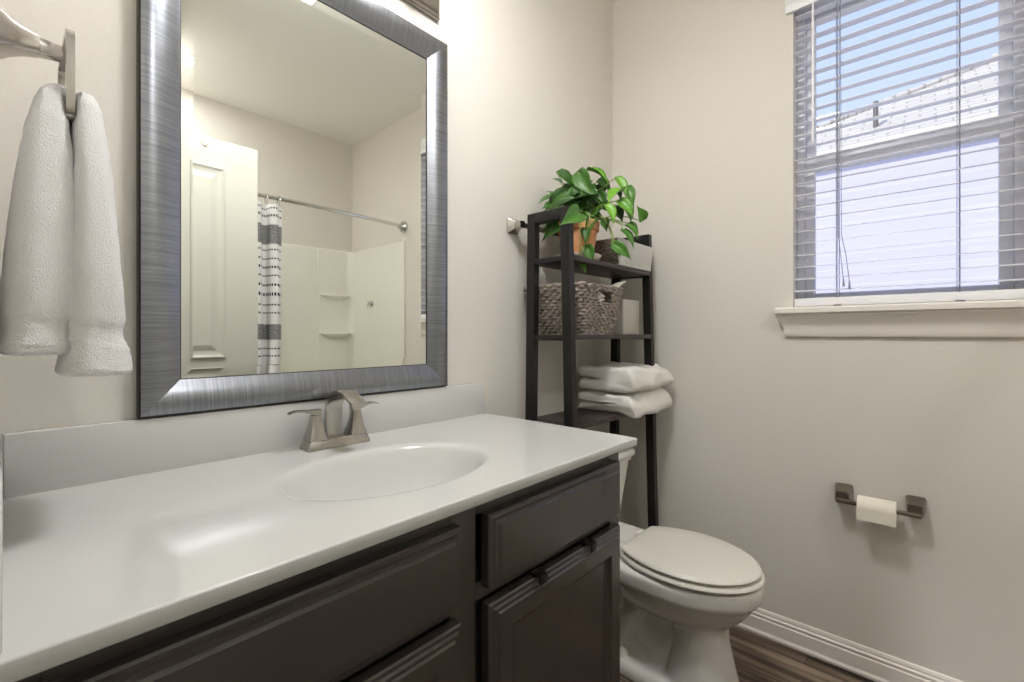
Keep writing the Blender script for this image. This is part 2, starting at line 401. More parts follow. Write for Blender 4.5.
for k, (yo, ze) in enumerate(((-.9, 1.345), (-.909, 1.335))):
    b = nb(); tube(b, [(-.004, yo+.002, 2.37), (-.004, yo, 1.9), (-.004, yo-.001, 1.52), (-.005, yo-.008-.006*k, 1.45), (-.006, yo-.016-.008*k, ze+.02)], .0012, 6)
    tube(b, [(-.006, yo-.016-.008*k, ze+.022), (-.006, yo-.017-.008*k, ze-.008)], [.0018, .004], 8)
    obj('lift_cord', b, M['cordm'], bl)

# ------------------------------------------------------------------ outside
b = nb(); box(b, (.14, -12, -.35), (16, 12, -.3)); struct('ground', b, M['concrete'], 'ground between the houses')
nh = thing('neighbor_house', (6.5, -3, -.3), 'neighboring pale brick house with shingled hip roof outside the window', 'house')
b = nb(); box(b, (5.3, -9, -.3), (11, 2.1, 3.52)); obj('wall', b, M['siding'], nh, None)
b = nb()
hx0, hx1, hy0, hy1, ez = 5.2, 11.1, -9.4, 2.2, 3.5
rz = 5.33
E_ = [(hx0, hy0, ez), (hx1, hy0, ez), (hx1, hy1, ez), (hx0, hy1, ez)]
vv = [b.verts.new(p) for p in E_] + [b.verts.new((8.15, hy0+3.2, rz)), b.verts.new((8.15, -1.85, rz))]
for f in ((0, 1, 4), (1, 2, 5, 4), (2, 3, 5), (3, 0, 4, 5), (3, 2, 1, 0)): b.faces.new([vv[i] for i in f])
obj('roof', b, M['shingle'], nh, None)
b = nb(); tube(b, [(8.15, hy0+3.2, rz+.02), (8.15, -1.85, rz+.02)], .09, 8); tube(b, [(8.15, -1.85, rz+.02), (hx0, hy1, ez+.02)], .05, 8); obj('ridge_cap', b, M['shingle'], nh)
b = nb(); box(b, (5.14, hy0, ez-.07), (5.24, hy1, ez+.04)); obj('gutter', b, M['trim'], nh, None)
b = nb(); tube(b, [(6.0, -.6, 3.9), (6.0, -.6, 4.34)], .03, 12); obj('vent_pipe', b, M['nickeld'], nh)

# ------------------------------------------------------------------ fill lamp added in the unseen hallway
hl = thing('hall_fill_light', (XL-.95, -1.6, H), 'added fill light in the unseen hallway beyond the doorway', 'fill light')
b = nb(); lathe(b, [(.15, H), (.15, H-.02), (.14, H-.025)], (XL-.95, -1.6, 0), 32); obj('base', b, M['nickel'], hl)
a = light('hall_fill_lamp', 'AREA', (XL-.95, -1.6, H-.03), HALL_FILL_W, (1, .995, .98), shape='DISK', size=.28)

LPX, LPY = -1.30, -.63  # globe fixture added to brighten the room; no such lamp is known
cl = thing('ceiling_fill_light', (LPX, LPY, H), 'added fill light in a round white glass globe', 'fill light')
b = nb(); lathe(b, [(.09, H), (.09, H-.012), (.075, H-.022), (.03, H-.03), (.026, H-.034), (.075, H-.036), (.075, H-.048)], (LPX, LPY, 0), 40, 2, True, False); obj('base', b, M['nickel'], cl)
b = nb(); lathe(b, [(.077, H-.045), (.115, H-.06), (.14, H-.095), (.148, H-.135), (.138, H-.175), (.11, H-.21), (.06, H-.233), (.004, H-.239)], (LPX, LPY, 0), 40, 2, False, False); obj('glass_globe', b, M['lampglass'], cl, 60)
light('ceiling_fill_lamp', 'POINT', (LPX, LPY, H-.135), CEIL_FILL_W, (1, .995, .985), shadow_soft_size=.13)
light('ceiling_fill_down', 'AREA', (LPX, LPY, H-.25), DOWN_FILL_W, (1, .995, .985), shape='DISK', size=.26)  # extra downward disk added under the globe to even out the walls
# ------------------------------------------------------------------ vanity cabinet
CT = .901
cab = thing('vanity_cabinet', (-1.45, -.27, 0), 'dark espresso vanity cabinet with drawer fronts and doors', 'cabinet')
b = nb()
box(b, (-1.998, -.523, .1), (-.912, -.004, .755), .001, 1); box(b, (-1.998, -.48, 0), (-.925, -.004, .1))
obj('body', b, M['espdark'], cab, None)
b = nb()                                             # face frame and end panel
fy0, fy1 = -.536, -.522
for x0, x1 in ((-1.998, -1.96), (-1.475, -1.415), (-.945, -.901)): box(b, (x0, fy0, .1), (x1, fy1, .88), .001, 1)
for z0, z1 in ((.845, .88), (.69, .722), (.1, .13)):
    for x0, x1 in ((-1.96, -1.475), (-1.415, -.945)): box(b, (x0, fy0, z0), (x1, fy1, z1))
box(b, (-.909, -.523, .0), (-.901, -.004, .88))
obj('face_frame', b, M['espresso'], cab, 30)
DR = [(0, 0), (0, 0.018), (0.003, 0.021), (0.009, 0.021), (0.012, 0.025), (0.018, 0.025), (0.022, 0.03), (0.03, 0.03)]
DO = [(0, 0), (0, 0.018), (0.003, 0.021), (0.009, 0.021), (0.012, 0.025), (0.018, 0.025), (0.021, 0.0285), (0.055, 0.0285), (0.058, 0.023), (0.066, 0.021), (0.07, 0.017)]
for x0, x1 in ((-1.985, -1.466), (-1.401, -.930)):
    b = nb(); plate(b, x0, x1, .712, .846, fy0, DR); obj('drawer_front', b, M['espresso'], cab, 25)
    b = nb(); plate(b, x0, x1, .11, .684, fy0, DO); obj('door', b, M['espresso'], cab, 25)
for x, lb in ((-1.258, 'small black over-door hook on the vanity door, the left of the two'), (-1.073, 'small black over-door hook on the vanity door, the right of the two')):
    b = nb(); box(b, (x-.012, -.5685, .6855), (x+.012, -.541, .6895), .001); box(b, (x-.012, -.5705, .671), (x+.012, -.5655, .6895), .0015)
    tag(obj('over_door_hook', b, M['black'], None, 30), lb, 'hook', 'hooks over the vanity door')

# ------------------------------------------------------------------ counter with moulded sink
ct = thing('vanity_counter', (-1.44, -.29, .88), 'glossy white countertop with molded oval sink', 'countertop')
b = nb()
x0, x1, y0, y1 = -1.998, -.880, -.577, -.003
sx_, sy_, sa, sb = -1.448, -.325, .213, .150
NN = 128
def rectpt(a, ins):
    dx, dy = math.cos(a), math.sin(a)
    tx = ((x1-ins-sx_) if dx > 0 else (x0+ins-sx_))/dx if abs(dx) > 1e-9 else 1e9
    ty = ((y1-ins-sy_) if dy > 0 else (y0+ins-sy_))/dy if abs(dy) > 1e-9 else 1e9
    t = min(tx, ty); return sx_+dx*t, sy_+dy*t
angs = [2*PI*k/NN for k in range(NN)]
for cx, cy in ((x0, y0), (x1, y0), (x1, y1), (x0, y1)):
    a = math.atan2(cy-sy_, cx-sx_) % (2*PI); angs[min(range(NN), key=lambda k: abs(angs[k]-a))] = a
rings = []
for ins, z in ((.012, CT-.021), (.002, CT-.021), (.0005, CT-.0195), (0, CT-.018), (0, CT-.0025), (.0007, CT-.0008), (.0025, CT), (.0065, CT), (.012, CT)):
    rings.append([(*rectpt(a, ins), z) for a in angs])
for s, dz in ((1.2, 0), (1.16, 0), (1.12, -.0001), (1.08, -.0005), (1.05, -.0015), (1.025, -.0035), (1.0, -.0068), (.975, -.0118), (.95, -.0185), (.915, -.030), (.86, -.048), (.76, -.076), (.60, -.104), (.42, -.124), (.2, -.129), (.105, -.131)):
    rings.append([(sx_+sa*s*math.cos(a), sy_+sb*s*math.sin(a)*(1 if s > .3 else 1+.4*(.3-s)/.2), CT+dz) for a in angs])
loft(b, rings, True, False, True)
obj('slab', b, M['counter'], ct, 50)
b = nb(); box(b, (-1.9845, -.023, CT-.001), (-.885, -.002, 1.006), .003); obj('backsplash', b, M['counter'], ct, 30)
b = nb(); box(b, (-1.9985, -.565, CT-.001), (-1.9845, -.002, 1.006), .003); obj('side_splash', b, M['counter'], ct, 30)
b = nb(); lathe(b, [(.021, CT-.1295), (.021, CT-.1275), (.017, CT-.1265), (.016, CT-.129)], (sx_, sy_, 0), 28); lathe(b, [(.013, CT-.1295), (.013, CT-.126), (.002, CT-.1235)], (sx_, sy_, 0), 24)
obj('drain', b, M['nickel'], ct)

# ------------------------------------------------------------------ faucet
fx, fyc = -1.443, -.073
fa = thing('faucet', (fx, fyc, CT), 'brushed nickel two-handle faucet with arched spout on the counter', 'faucet')
b = nb()
rs = []
for hx, hy, z in ((.0785, .027, 0), (.0785, .027, .004), (.073, .0225, .019), (.0705, .0205, .0215), (.0705, .0205, .0225)):
    rs.append([(x, y, CT+z) for x, y in rrect(fx, fyc, hx, hy, .006, 3)])
loft(b, rs); obj('base', b, M['nickel'], fa, 25)
# spout: a wide flat ribbon that rises and rolls forward
b = nb()
path = [(.013, .022, .016), (.014, .05, .014), (.013, .08, .0125), (.009, 0.100, .0115), (-.001, 0.115, .011), (-.018, 0.127, .0105), (-.04, 0.132, .010), (-.065, 0.128, .009), (-.09, 0.118, .008), (-.110, 0.108, .007)]
rs = []
for i, (dy, dz, th) in enumerate(path):
    a = Vector(path[max(i-1, 0)][:2]); c = Vector(path[min(i+1, len(path)-1)][:2]); t = (c-a).normalized(); nrm = Vector((t.y, -t.x))   # outward (back/up)
    hw = .0185 + .002*math.sin(PI*i/(len(path)-1)) - (.001 if i > 6 else 0)
    o_, i_ = Vector((dy, dz))+nrm*th*.5, Vector((dy, dz))-nrm*th*.5
    ring = []
    for sx, q in ((-1, o_), (-.55, o_+nrm*.0012), (.55, o_+nrm*.0012), (1, o_), (1, i_), (.5, i_+nrm*.0025), (-.5, i_+nrm*.0025), (-1, i_)):
        ring.append((fx+sx*hw, fyc+q.x, CT+q.y))
    rs.append(ring)
loft(b, rs); bmesh.ops.bevel(b, geom=[e for e in b.edges if len(e.link_faces) == 2 and e.calc_face_angle(0) > 1.0], offset=.0012, segments=2, affect='EDGES')
obj('spout', b, M['nickel'], fa, 35)
for s in (-1, 1):
    b = nb(); cx = fx+s*.051; rs = []
    for h, z in ((.0215, .0215), (.0205, .027), (.0165, .040), (.0132, .056), (.0112, .072), (.0108, .079)):
        rs.append([(x, y, CT+z) for x, y in rrect(cx, fyc, h, h, .003, 2)])
    loft(b, rs); hp = obj('handle', b, M['nickel'], fa, 30)
    b = nb(); rs = []
    for dx, zc, hh, hw in ((-.0108, .0735, .0062, .0105), (-.003, .0735, .0065, .0105), (.006, .0738, .0064, .0105), (.013, .0752, .0052, .0102), (.022, .0776, .0036, .0096), (.034, .0800, .0025, .0090), (.046, .0805, .0020, .0084), (.056, .0785, .0017, .0078), (.062, .0760, .0012, .0068)):
        rs.append([(cx+s*dx, fyc+y, CT+zc+.0125+z) for y, z in ((-hw, -hh), (hw, -hh), (hw, hh*.8), (hw*.6, hh), (-hw*.6, hh), (-hw, hh*.8))])
    loft(b, rs); obj('lever', b, M['nickel'], hp, 35)

# ------------------------------------------------------------------ framed mirror
mi = thing('wall_mirror', (-1.433, 0, 1.008), 'large rectangular mirror in brushed pewter frame above the vanity', 'mirror')
mx0, mx1, mz0, mz1 = -1.812, -1.055, 1.009, 2.072
FW = .0685
def rect(i): return [(mx0+i, mz0+i), (mx1-i, mz0+i), (mx1-i, mz1-i), (mx0+i, mz1-i)]
FP = [(0, .004), (0, .026), (.003, .0285), (.012, .0305), (.03, .0285), (.047, .0225), (.061, .0155), (.0655, .0135), (FW, .0125), (FW, .004)]
for k in range(4):
    b = nb(); j = (k+1) % 4; rs = []
    for i, d in FP:
        r = rect(i); rs.append([(r[k][0], -d, r[k][1]), (r[j][0], -d, r[j][1])])
    rs.append(rs[0])
    loft(b, rs, False, False, False)
    vs_ = [v for v in b.verts]
    bmesh.ops.remove_doubles(b, verts=b.verts, dist=1e-6)
    bmesh.ops.holes_fill(b, edges=[e for e in b.edges if e.is_boundary])
    o = obj('frame_rail' if k in (0, 2) else 'frame_stile', b, [M['pewter_h'] if k in (0, 2) else M['pewter_v'], M['void']], mi, 22)
    for p in o.data.polygons:                # the outer edge of the moulding is painted black
        c = p.center
        w = o.matrix_world
        X_, Z_ = c.x+ORG[mi.name].x, c.z+ORG[mi.name].z
        if -c.y < .0275 and min(abs(X_-mx0), abs(X_-mx1), abs(Z_-mz0), abs(Z_-mz1)) < .0022: p.material_index = 1
b = nb()
i0 = FW-.004; bv = .022
rs = []
for i, d in ((i0, .005), (i0, .0101), (FW+bv, .0111)):
    r = rect(i); rs.append([(x, -d, z) for x, z in r])
loft(b, rs); obj('glass', b, M['mirror'], mi, None)
b = nb()
rs = []
for i, d in ((FW-.001, .0096), (FW-.001, .0122), (FW+.0015, .0122), (FW+.0015, .0096)):
    r = rect(i); rs.append([(x, -d, z) for x, z in r])
loft(b, rs+[rs[0]], True, False, False); bmesh.ops.remove_doubles(b, verts=b.verts, dist=1e-6)
obj('inner_lip', b, M['void'], mi, None)

# ------------------------------------------------------------------ vanity light above the mirror
vl = thing('vanity_light', (-1.42, 0, 2.15), 'brushed nickel vanity light bar above the mirror', 'wall light')
b = nb(); vx0, vx1, vz0, vz1 = -1.78, -1.075, 2.145, 2.265
rs = []
for i, d in ((0, .001), (0, .012), (.004, .016), (.012, .017), (.016, .022), (.022, .024), (.03, .024)):
    rs.append([(vx0+i, -d, vz0+i), (vx1-i, -d, vz0+i), (vx1-i, -d, vz1-i), (vx0+i, -d, vz1-i)])
loft(b, rs); obj('back_plate', b, M['nickel'], vl, 25)
for k in range(3):
    x = -1.66+.232*k
    b = nb(); tube(b, [(x, -.022, 2.205), (x, -.06, 2.19), (x, -.10, 2.195), (x, -.125, 2.215), (x, -.128, 2.235)], .008, 12); obj('arm', b, M['nickel'], vl)
    b = nb(); lathe(b, [(.008, 2.228), (.024, 2.233), (.026, 2.255), (.022, 2.262)], (x, -.128, 0), 24); obj('socket', b, M['nickel'], vl)
    b = nb(); lathe(b, [(.026, 2.256), (.036, 2.275), (.052, 2.32), (.06, 2.385), (.064, 2.40), (.061, 2.40), (.057, 2.385), (.049, 2.322), (.033, 2.278), (.022, 2.26)], (x, -.128, 0), 32, 2, False, False); obj('shade', b, M['lampglass'], vl, 60)
    light('vanity_lamp', 'POINT', (x, -.128, 2.315), VANITY_W, (1, .955, .91), shadow_soft_size=.03)

# ------------------------------------------------------------------ towel ring and hand towel on the left wall
tr = thing('towel_ring', (XL, -.205, 1.577), 'brushed nickel towel ring at the left edge of the photo', 'towel ring')
b = nb(); rs = []
for x, h in ((XL, .031), (XL+.004, .031), (XL+.010, .0275), (XL+.022, .0205), (XL+.034, .016), (XL+.046, .0135), (XL+.05, .0128)):
    rs.append([(x, y, z) for y, z in rrect(-.205, 1.577, h, h, .005, 3)])
loft(b, rs); obj('post', b, M['nickel'], tr, 30)
b = nb(); rs = []
for x, hy, hz in ((XL+.0505, .011, .011), (XL+.058, .0105, .0105), (XL+.066, .011, .009), (XL+.073, .014, .0075)):
    rs.append([(x, y, z) for y, z in rrect(-.205, 1.576, hy, hz, .003, 2)])
loft(b, rs); obj('collar', b, M['nickel'], tr, 30)
b = nb(); rx = XL+.0765
pts = []
for y, z in rrect(-.2125, 1.522, .0685, .0575, .012, 5): pts.append((rx, y, z))
sweep(b, pts, [(-.0045, -.0045), (.0045, -.0045), (.0045, .0045), (-.0045, .0045)], True, Vector((1, 0, 0)))
obj('ring', b, M['nickel'], tr, 30)
# towel
b = nb()
def fluff(p, s, amp):
    q = Vector(p)*s
    return noise.noise_vector(q)*amp
def lobe(prof, yc_f, rnd):
    """prof: list of z, xl, xr, yfront, yback"""
    rings = []; n = 40
    K_ = 56
    for i in range(K_+1):
        t = i/K_*(len(prof)-1); j = min(int(t), len(prof)-2); f = t-j
        z, xl, xr, yf, yb = [prof[j][k]*(1-f)+prof[j+1][k]*f for k in range(5)]
        cx, cy, hx, hy = (xl+xr)/2, (yf+yb)/2, (xr-xl)/2, (yb-yf)/2
        ring = []
        for k in range(n):
            a = 2*PI*k/n
            px = math.copysign(abs(math.cos(a))**.62, math.cos(a)); py = math.copysign(abs(math.sin(a))**.62, math.sin(a))
            p = Vector((cx+hx*px, cy+hy*py, z))
            wv = .004*math.sin(9*z+rnd+3*py)*min(1, (1.52-z)*6)
            p.x += wv*.6 if hx > .012 else 0; p.y += wv
            p += fluff(p, 60, .0016) + fluff(p, 260, .0026)
            if p.x < XL+.003: p.x = XL+.003
            ring.append(p)
        rings.append(ring)
    loft(b, rings)
lobe([(1.512, -1.940, -1.928, -.255, -.165), (1.506, -1.948, -1.923, -.270, -.15), (1.49, -1.957, -1.9215, -.281, -.14), (1.455, -1.964, -1.921, -.289, -.134), (1.40, -1.971, -1.912, -.296, -.128), (1.33, -1.978, -1.906, -.303, -.122), (1.25, -1.984, -1.902, -.308, -.118), (1.20, -1.987, -1.90, -.311, -.116), (1.186, -1.986, -1.917, -.309, -.118), (1.172, -1.986, -1.917, -.309, -.118), (1.158, -1.988, -1.915, -.312, -.114), (1.146, -1.988, -1.915, -.312, -.114), (1.142, -1.982, -1.92, -.305, -.12)], 0, 0)
lobe([(1.508, -1.915, -1.904, -.262, -.17), (1.502, -1.919, -1.896, -.280, -.155), (1.485, -1.921, -1.889, -.292, -.145), (1.455, -1.922, -1.884, -.301, -.14), (1.40, -1.9215, -1.878, -.310, -.135), (1.33, -1.922, -1.872, -.317, -.13), (1.25, -1.925, -1.8665, -.324, -.124), (1.19, -1.929, -1.863, -.329, -.12), (1.178, -1.929, -1.866, -.327, -.123), (1.163, -1.93, -1.866, -.328, -.122), (1.15, -1.931, -1.861, -.332, -.118), (1.125, -1.933, -1.857, -.335, -.116), (1.118, -1.934, -1.856, -.336, -.115), (1.113, -1.93, -1.862, -.33, -.12)], 0, 1.3)
rs = []
for k in range(9):                            # the fold lying over the ring's lower bar
    a = PI*k/8; rs.append([(rx-math.cos(a)*.014, y, 1.472+math.sin(a)*.022) for y in (-.262, -.15)] + [(rx-math.cos(a)*.004, y, 1.472+math.sin(a)*.0105) for y in (-.15, -.262)])
loft(b, rs)
tw = tag(obj('hand_towel', b, M['terry'], None, 60), 'white terry hand towel hanging from the towel ring', 'towel')
mod(tw, 'SUBSURF', levels=1, render_levels=1)

# ------------------------------------------------------------------ towel bar behind the shelf
tb = thing('towel_bar', (-.43, 0, 1.565), 'brushed nickel towel bar on the wall behind the black shelf', 'towel bar')
for x in (-.727, -.13):
    b = nb(); rs = []
    for d, h in ((0, .029), (.004, .029), (.010, .0255), (.02, .019), (.03, .0145), (.042, .0125), (.052, .0125)):
        rs.append([(px, -d, pz) for px, pz in rrect(x, 1.566, h, h, .004, 3)])
    loft(b, rs); obj('post', b, M['nickel'], tb, 30)
b = nb(); box(b, (-.715, -.052, 1.558), (-.142, -.036, 1.574), .002); obj('bar', b, M['nickeld'], tb, 30)

# ------------------------------------------------------------------ black ladder shelf over the toilet
sh = thing('shelf_stand', (-.4, -.15, 0), 'tall black wood shelf stand straddling the toilet in the corner', 'shelf')
LX0, LX1 = -.704, -.108
def ly(z, front):
    t = z/1.6
    return (-.268+.040*t) if front else (-.062-.022*t)
L = .0175
for x in (LX0, LX1):
    for fr_ in (True, False):
        b = nb(); rs = []
        for z in (0, 1.6):
            y = ly(z, fr_); rs.append([(x-L*.85, y-L, z), (x+L*.85, y-L, z), (x+L*.85, y+L, z), (x-L*.85, y+L, z)])
        loft(b, rs); bmesh.ops.bevel(b, geom=b.edges[:], offset=.0015, segments=1, affect='EDGES')
        obj('leg', b, M['black'], sh, 30)
    b = nb(); box(b, (x-L*.85, ly(1.59, True)+L*.98, 1.562), (x+L*.85, ly(1.59, False)-L*.98, 1.6), .0015); obj('top_rail', b, M['black'], sh, 30)
SHZ = ((1.438, .017), (1.168, .017), (.862, .017))
for z, th in SHZ:
    b = nb(); box(b, (LX0+L*.86, ly(z, True)-L, z-th), (LX1-L*.86, ly(z, False)+L, z), .0012); obj('shelf_board', b, M['shelfw'], sh, 30)
    for x in (LX0, LX1):
        b = nb(); box(b, (x-L*.8, ly(z, True)+L, z-th-.004), (x+L*.8, ly(z, False)-L, z-.002), .001); obj('side_rail', b, M['black'], sh, 30)

# ------------------------------------------------------------------ things on the shelf
TOP, MID, LOW = 1.4385, 1.1685, .8625
# pothos
PX, PY = -.532, -.158
sc = tag(obj('plant_saucer', (lambda b: (lathe(b, [(.060, TOP), (.064, TOP), (.084, TOP+.014), (.088, TOP+.024), (.085, TOP+.025), (.076, TOP+.008), (.002, TOP+.006)], (PX, PY, 0), 40), b)[1])(nb()), M['saucer'], None), 'cream saucer under the terracotta pot on top shelf', 'saucer')
pl = thing('potted_pothos', (PX, PY, TOP+.007), 'trailing green pothos in terracotta pot on top shelf', 'potted plant')
b = nb(); lathe(b, [(.054, TOP+.008), (.0725, TOP+.112), (.0725, TOP+.114), (.079, TOP+.115), (.082, TOP+.148), (.078, TOP+.15), (.074, TOP+.146), (.068, TOP+.12), (.05, TOP+.03)], (PX, PY, 0), 48); obj('pot', b, M['terra'], pl)
b = nb(); lathe(b, [(.066, TOP+.115), (.067, TOP+.132), (.04, TOP+.138), (.002, TOP+.140)], (PX, PY, 0), 32); obj('soil', b, M['soil'], pl)
LEAVES = [
(-0.528,-0.201,1.779, -0.498,-0.279,1.724, 0.55,0.3,0.80),(-0.605,-0.116,1.768, -0.543,-0.155,1.714, 0.55,0.2,0.15),
(-0.536,-0.162,1.776, -0.541,-0.231,1.672, 0.50,-0.2,0.30),(-0.568,-0.083,1.693, -0.632,-0.040,1.668, 0.36,0.2,0.25),
(-0.540,-0.068,1.698, -0.566,-0.036,1.730, 0.38,0.2,0.30),(-0.588,-0.075,1.660, -0.626,-0.063,1.644, 0.60,0.0,0.30),
(-0.676,-0.264,1.578, -0.778,-0.262,1.526, 0.52,0.3,0.38),(-0.572,-0.197,1.611, -0.584,-0.228,1.544, 0.60,0.1,0.25),
(-0.539,-0.248,1.586, -0.608,-0.231,1.491, 0.55,-0.1,0.20),(-0.496,-0.251,1.594, -0.508,-0.267,1.546, 0.60,0.1,0.35),
(-0.413,-0.254,1.767, -0.411,-0.300,1.687, 0.42,0.4,0.85),(-0.385,-0.284,1.733, -0.395,-0.318,1.648, 0.40,0.3,0.50),
(-0.376,-0.338,1.595, -0.412,-0.343,1.644, 0.75,0.2,0.60),(-0.450,-0.302,1.701, -0.526,-0.278,1.649, 0.60,0.4,0.95),
(-0.536,-0.281,1.632, -0.531,-0.316,1.562, 0.50,0.2,1.00),(-0.470,-0.295,1.658, -0.459,-0.352,1.596, 0.50,0.4,0.80),
(-0.462,-0.319,1.566, -0.445,-0.367,1.512, 0.45,0.3,0.60),(-0.482,-0.312,1.546, -0.464,-0.360,1.479, 0.45,0.1,0.40),
(-0.428,-0.311,1.580, -0.409,-0.347,1.542, 0.50,0.1,0.35),(-0.511,-0.295,1.495, -0.483,-0.354,1.439, 0.45,0.2,0.45),
(-0.505,-0.286,1.481, -0.489,-0.318,1.449, 0.50,0.2,0.40),(-0.574,-0.225,1.489, -0.576,-0.252,1.424, 0.55,0.2,0.45),
(-0.599,-0.212,1.417, -0.591,-0.235,1.389, 0.80,0.4,0.80),(-0.553,-0.114,1.737, -0.533,-0.136,1.656, 0.50,0.1,0.10),
(-0.536,-0.162,1.717, -0.583,-0.155,1.636, 0.50,0.2,0.30),(-0.461,-0.200,1.753, -0.405,-0.232,1.723, 0.60,0.2,0.10),
(-0.533,-0.210,1.668, -0.580,-0.188,1.627, 0.50,0.1,0.30),(-0.487,-0.216,1.700, -0.494,-0.254,1.633, 0.60,0.2,0.15),
(-0.445,-0.262,1.644, -0.421,-0.289,1.591, 0.60,0.2,0.10),(-0.538,-0.086,1.753, -0.555,-0.052,1.778, 0.40,0.2,0.20),
(-0.535,-0.193,1.711, -0.542,-0.216,1.640, 0.55,0.2,0.20),(-0.443,-0.220,1.733, -0.475,-0.185,1.666, 0.60,0.0,0.10),
(-0.399,-0.240,1.726, -0.380,-0.260,1.685, 0.60,0.0,0.15),(-0.546,-0.121,1.650, -0.590,-0.103,1.624, 0.50,0.1,0.25),
(-0.499,-0.129,1.685, -0.531,-0.093,1.699, 0.50,0.0,0.20),(-0.509,-0.222,1.639, -0.539,-0.218,1.588, 0.60,0.0,0.30),
(-0.439,-0.299,1.645, -0.426,-0.328,1.584, 0.60,0.2,0.55),(-0.513,-0.114,1.780, -0.488,-0.141,1.726, 0.45,0.1,0.10),
(-0.457,-0.220,1.676, -0.439,-0.240,1.630, 0.60,0.1,0.20),(-0.466,-0.179,1.757, -0.502,-0.155,1.713, 0.60,0.1,0.15),
(-0.550,-0.087,1.689, -0.550,-0.103,1.652, 0.60,0.1,0.20)
]
fb = nb(); sb_ = nb(); lay = fb.verts.layers.float.new('leafcol')
crown = Vector((PX, PY, TOP+.14))
for k in range(30):                            # the dense middle of the plant
    a = k*2.399; r0 = .02+.05*random.random(); z0 = TOP+.15+.13*random.random()
    d_ = .038+.026*random.random(); ox, oy = PX+.02, PY-.03
    LEAVES.append((ox+r0*math.cos(a), oy+r0*.8*math.sin(a), z0, ox+(r0+d_)*math.cos(a), max(-.045, oy+(r0+d_)*.8*math.sin(a)), z0-.035-.055*random.random(), .46+.1*random.random(), .2, .05+.25*random.random()))
for k, (bx, by, bz, tx, ty, tz, wr, twist, shade) in enumerate(LEAVES):
    B = Vector((bx, by, bz)); T = Vector((tx, ty, tz)); d = T-B; Ln = d.length; t = d.normalized()
    toc = (CAM-(B+T)/2).normalized()
    face = (toc*.55 + Vector((0, 0, 1))*.6 + Vector((random.uniform(-.3, .3), random.uniform(-.3, .3), 0)))
    nrm = (face - t*face.dot(t)).normalized(); s = t.cross(nrm)
    R_ = Matrix.Rotation((twist-.15)*1.6*(1 if k % 2 else -1), 3, t); nrm = R_ @ nrm; s = R_ @ s
    W = Ln*wr*.56; nu, nv = 10, 6; grid = []
    for i in range(nu+1):
        u = i/nu
        prof = (math.sin(PI*min(1, u**.62))**(.7+.75*u) if u < 1 else 0)
        prof = max(prof, .0)*(1 if u > .04 else .5)
        row = []
        back = -.05*Ln if i == 0 else 0
        for j in range(nv+1):
            v = j/nv*2-1
            p = B + t*(u*Ln) + s*(v*W*prof) + nrm*(abs(v)**1.4*W*prof*.55 - .24*Ln*(u-.35)**2*1.6 + .04*Ln)
            if i <= 1: p -= t*(abs(v)*Ln*.07)
            x = fb.verts.new(p); x[lay] = min(1, max(0, shade*.8-.1+.1*random.random()+(.06 if abs(v) < .1 else 0))); row.append(x)
        grid.append(row)
    for i in range(nu):
        for j in range(nv): fb.faces.new((grid[i][j], grid[i][j+1], grid[i+1][j+1], grid[i+1][j]))
    a = crown + Vector((random.uniform(-.05, .05), random.uniform(-.05, .05), -.005))
    if bz < TOP+.12:                          # trailing stems first climb over the rim
        hz = Vector((bx-PX, by-PY, 0)); hz = hz.normalized() if hz.length > 1e-4 else Vector((0, -1, 0))
        mid = [crown+hz*.05+Vector((0, 0, .03)), crown+hz*.10+Vector((0, 0, .018)), Vector((PX, PY, 0))+hz*max(.105, (Vector((bx-PX, by-PY, 0))).length)*1.0+Vector((0, 0, max(bz+.02, TOP+.09)))]
    else: mid = [a.lerp(B, .35)+Vector((0, 0, .03)), a.lerp(B, .7)+Vector((0, 0, .025))]
    P_ = [a]+mid+[B, B+t*Ln*.1]
    pts = []
    for q in range(len(P_)-1):
        p0, p1, p2, p3 = P_[max(q-1, 0)], P_[q], P_[q+1], P_[min(q+2, len(P_)-1)]
        for f in (0, .25, .5, .75):
            pts.append(.5*((2*p1)+(p2-p0)*f+(2*p0-5*p1+4*p2-p3)*f*f+(3*p1-p0-3*p2+p3)*f**3))
    pts.append(P_[-1]); tube(sb_, pts, .0019, 6)
fo = obj('foliage', fb, M['leaf'], pl, 180); mod(fo, 'SOLIDIFY', thickness=.0008)
obj('stems', sb_, M['stem'], pl, 60)

# bin on the top shelf
def tub(b, x0, x1, y0, y1, z0, z1, flare, th, r=.012):
    cx, cy, hx, hy = (x0+x1)/2, (y0+y1)/2, (x1-x0)/2, (y1-y0)/2
    rs = []
    for f, z, i in ((-flare, z0, 0), (0, z1-.004, 0), (0, z1, .002), (0, z1, th), (-flare, z0+th, th)):
        rs.append([(x, y, z) for x, y in rrect(cx, cy, hx+f-i, hy+f*.5-i, r, 4)])
    loft(b, rs)
bn = thing('storage_bin', (-.25, -.15, TOP), 'pale fabric bin with dark woven end on top shelf beside the plant', 'bin')
b = nb(); tub(b, -.405, -.097, -.258, -.066, TOP, TOP+.103, .012, .006); obj('body', b, M['linen'], bn, 35)
b = nb(); nz_, ny_ = 28, 36
gr = []
for i in range(nz_+1):
    row = []
    for j in range(ny_+1):
        z = TOP+.002+(.098)*i/nz_; y = -.254+.18*j/ny_
        w_ = .0022*math.sin(PI*(j*.5+(i//2 % 2)))*(1) + .0012*math.sin(PI*i/1.0)
        row.append(b.verts.new((-.4055-.0118*(i/nz_-1) - .003 - w_, y, z)))
    gr.append(row)
for i in range(nz_):
    for j in range(ny_): b.faces.new((gr[i][j], gr[i][j+1], gr[i+1][j+1], gr[i+1][j]))
o = obj('woven_end', b, M['wickerd'], bn, 60); mod(o, 'SOLIDIFY', thickness=.003, offset=-1); o['label'] = 'dark woven end panel'

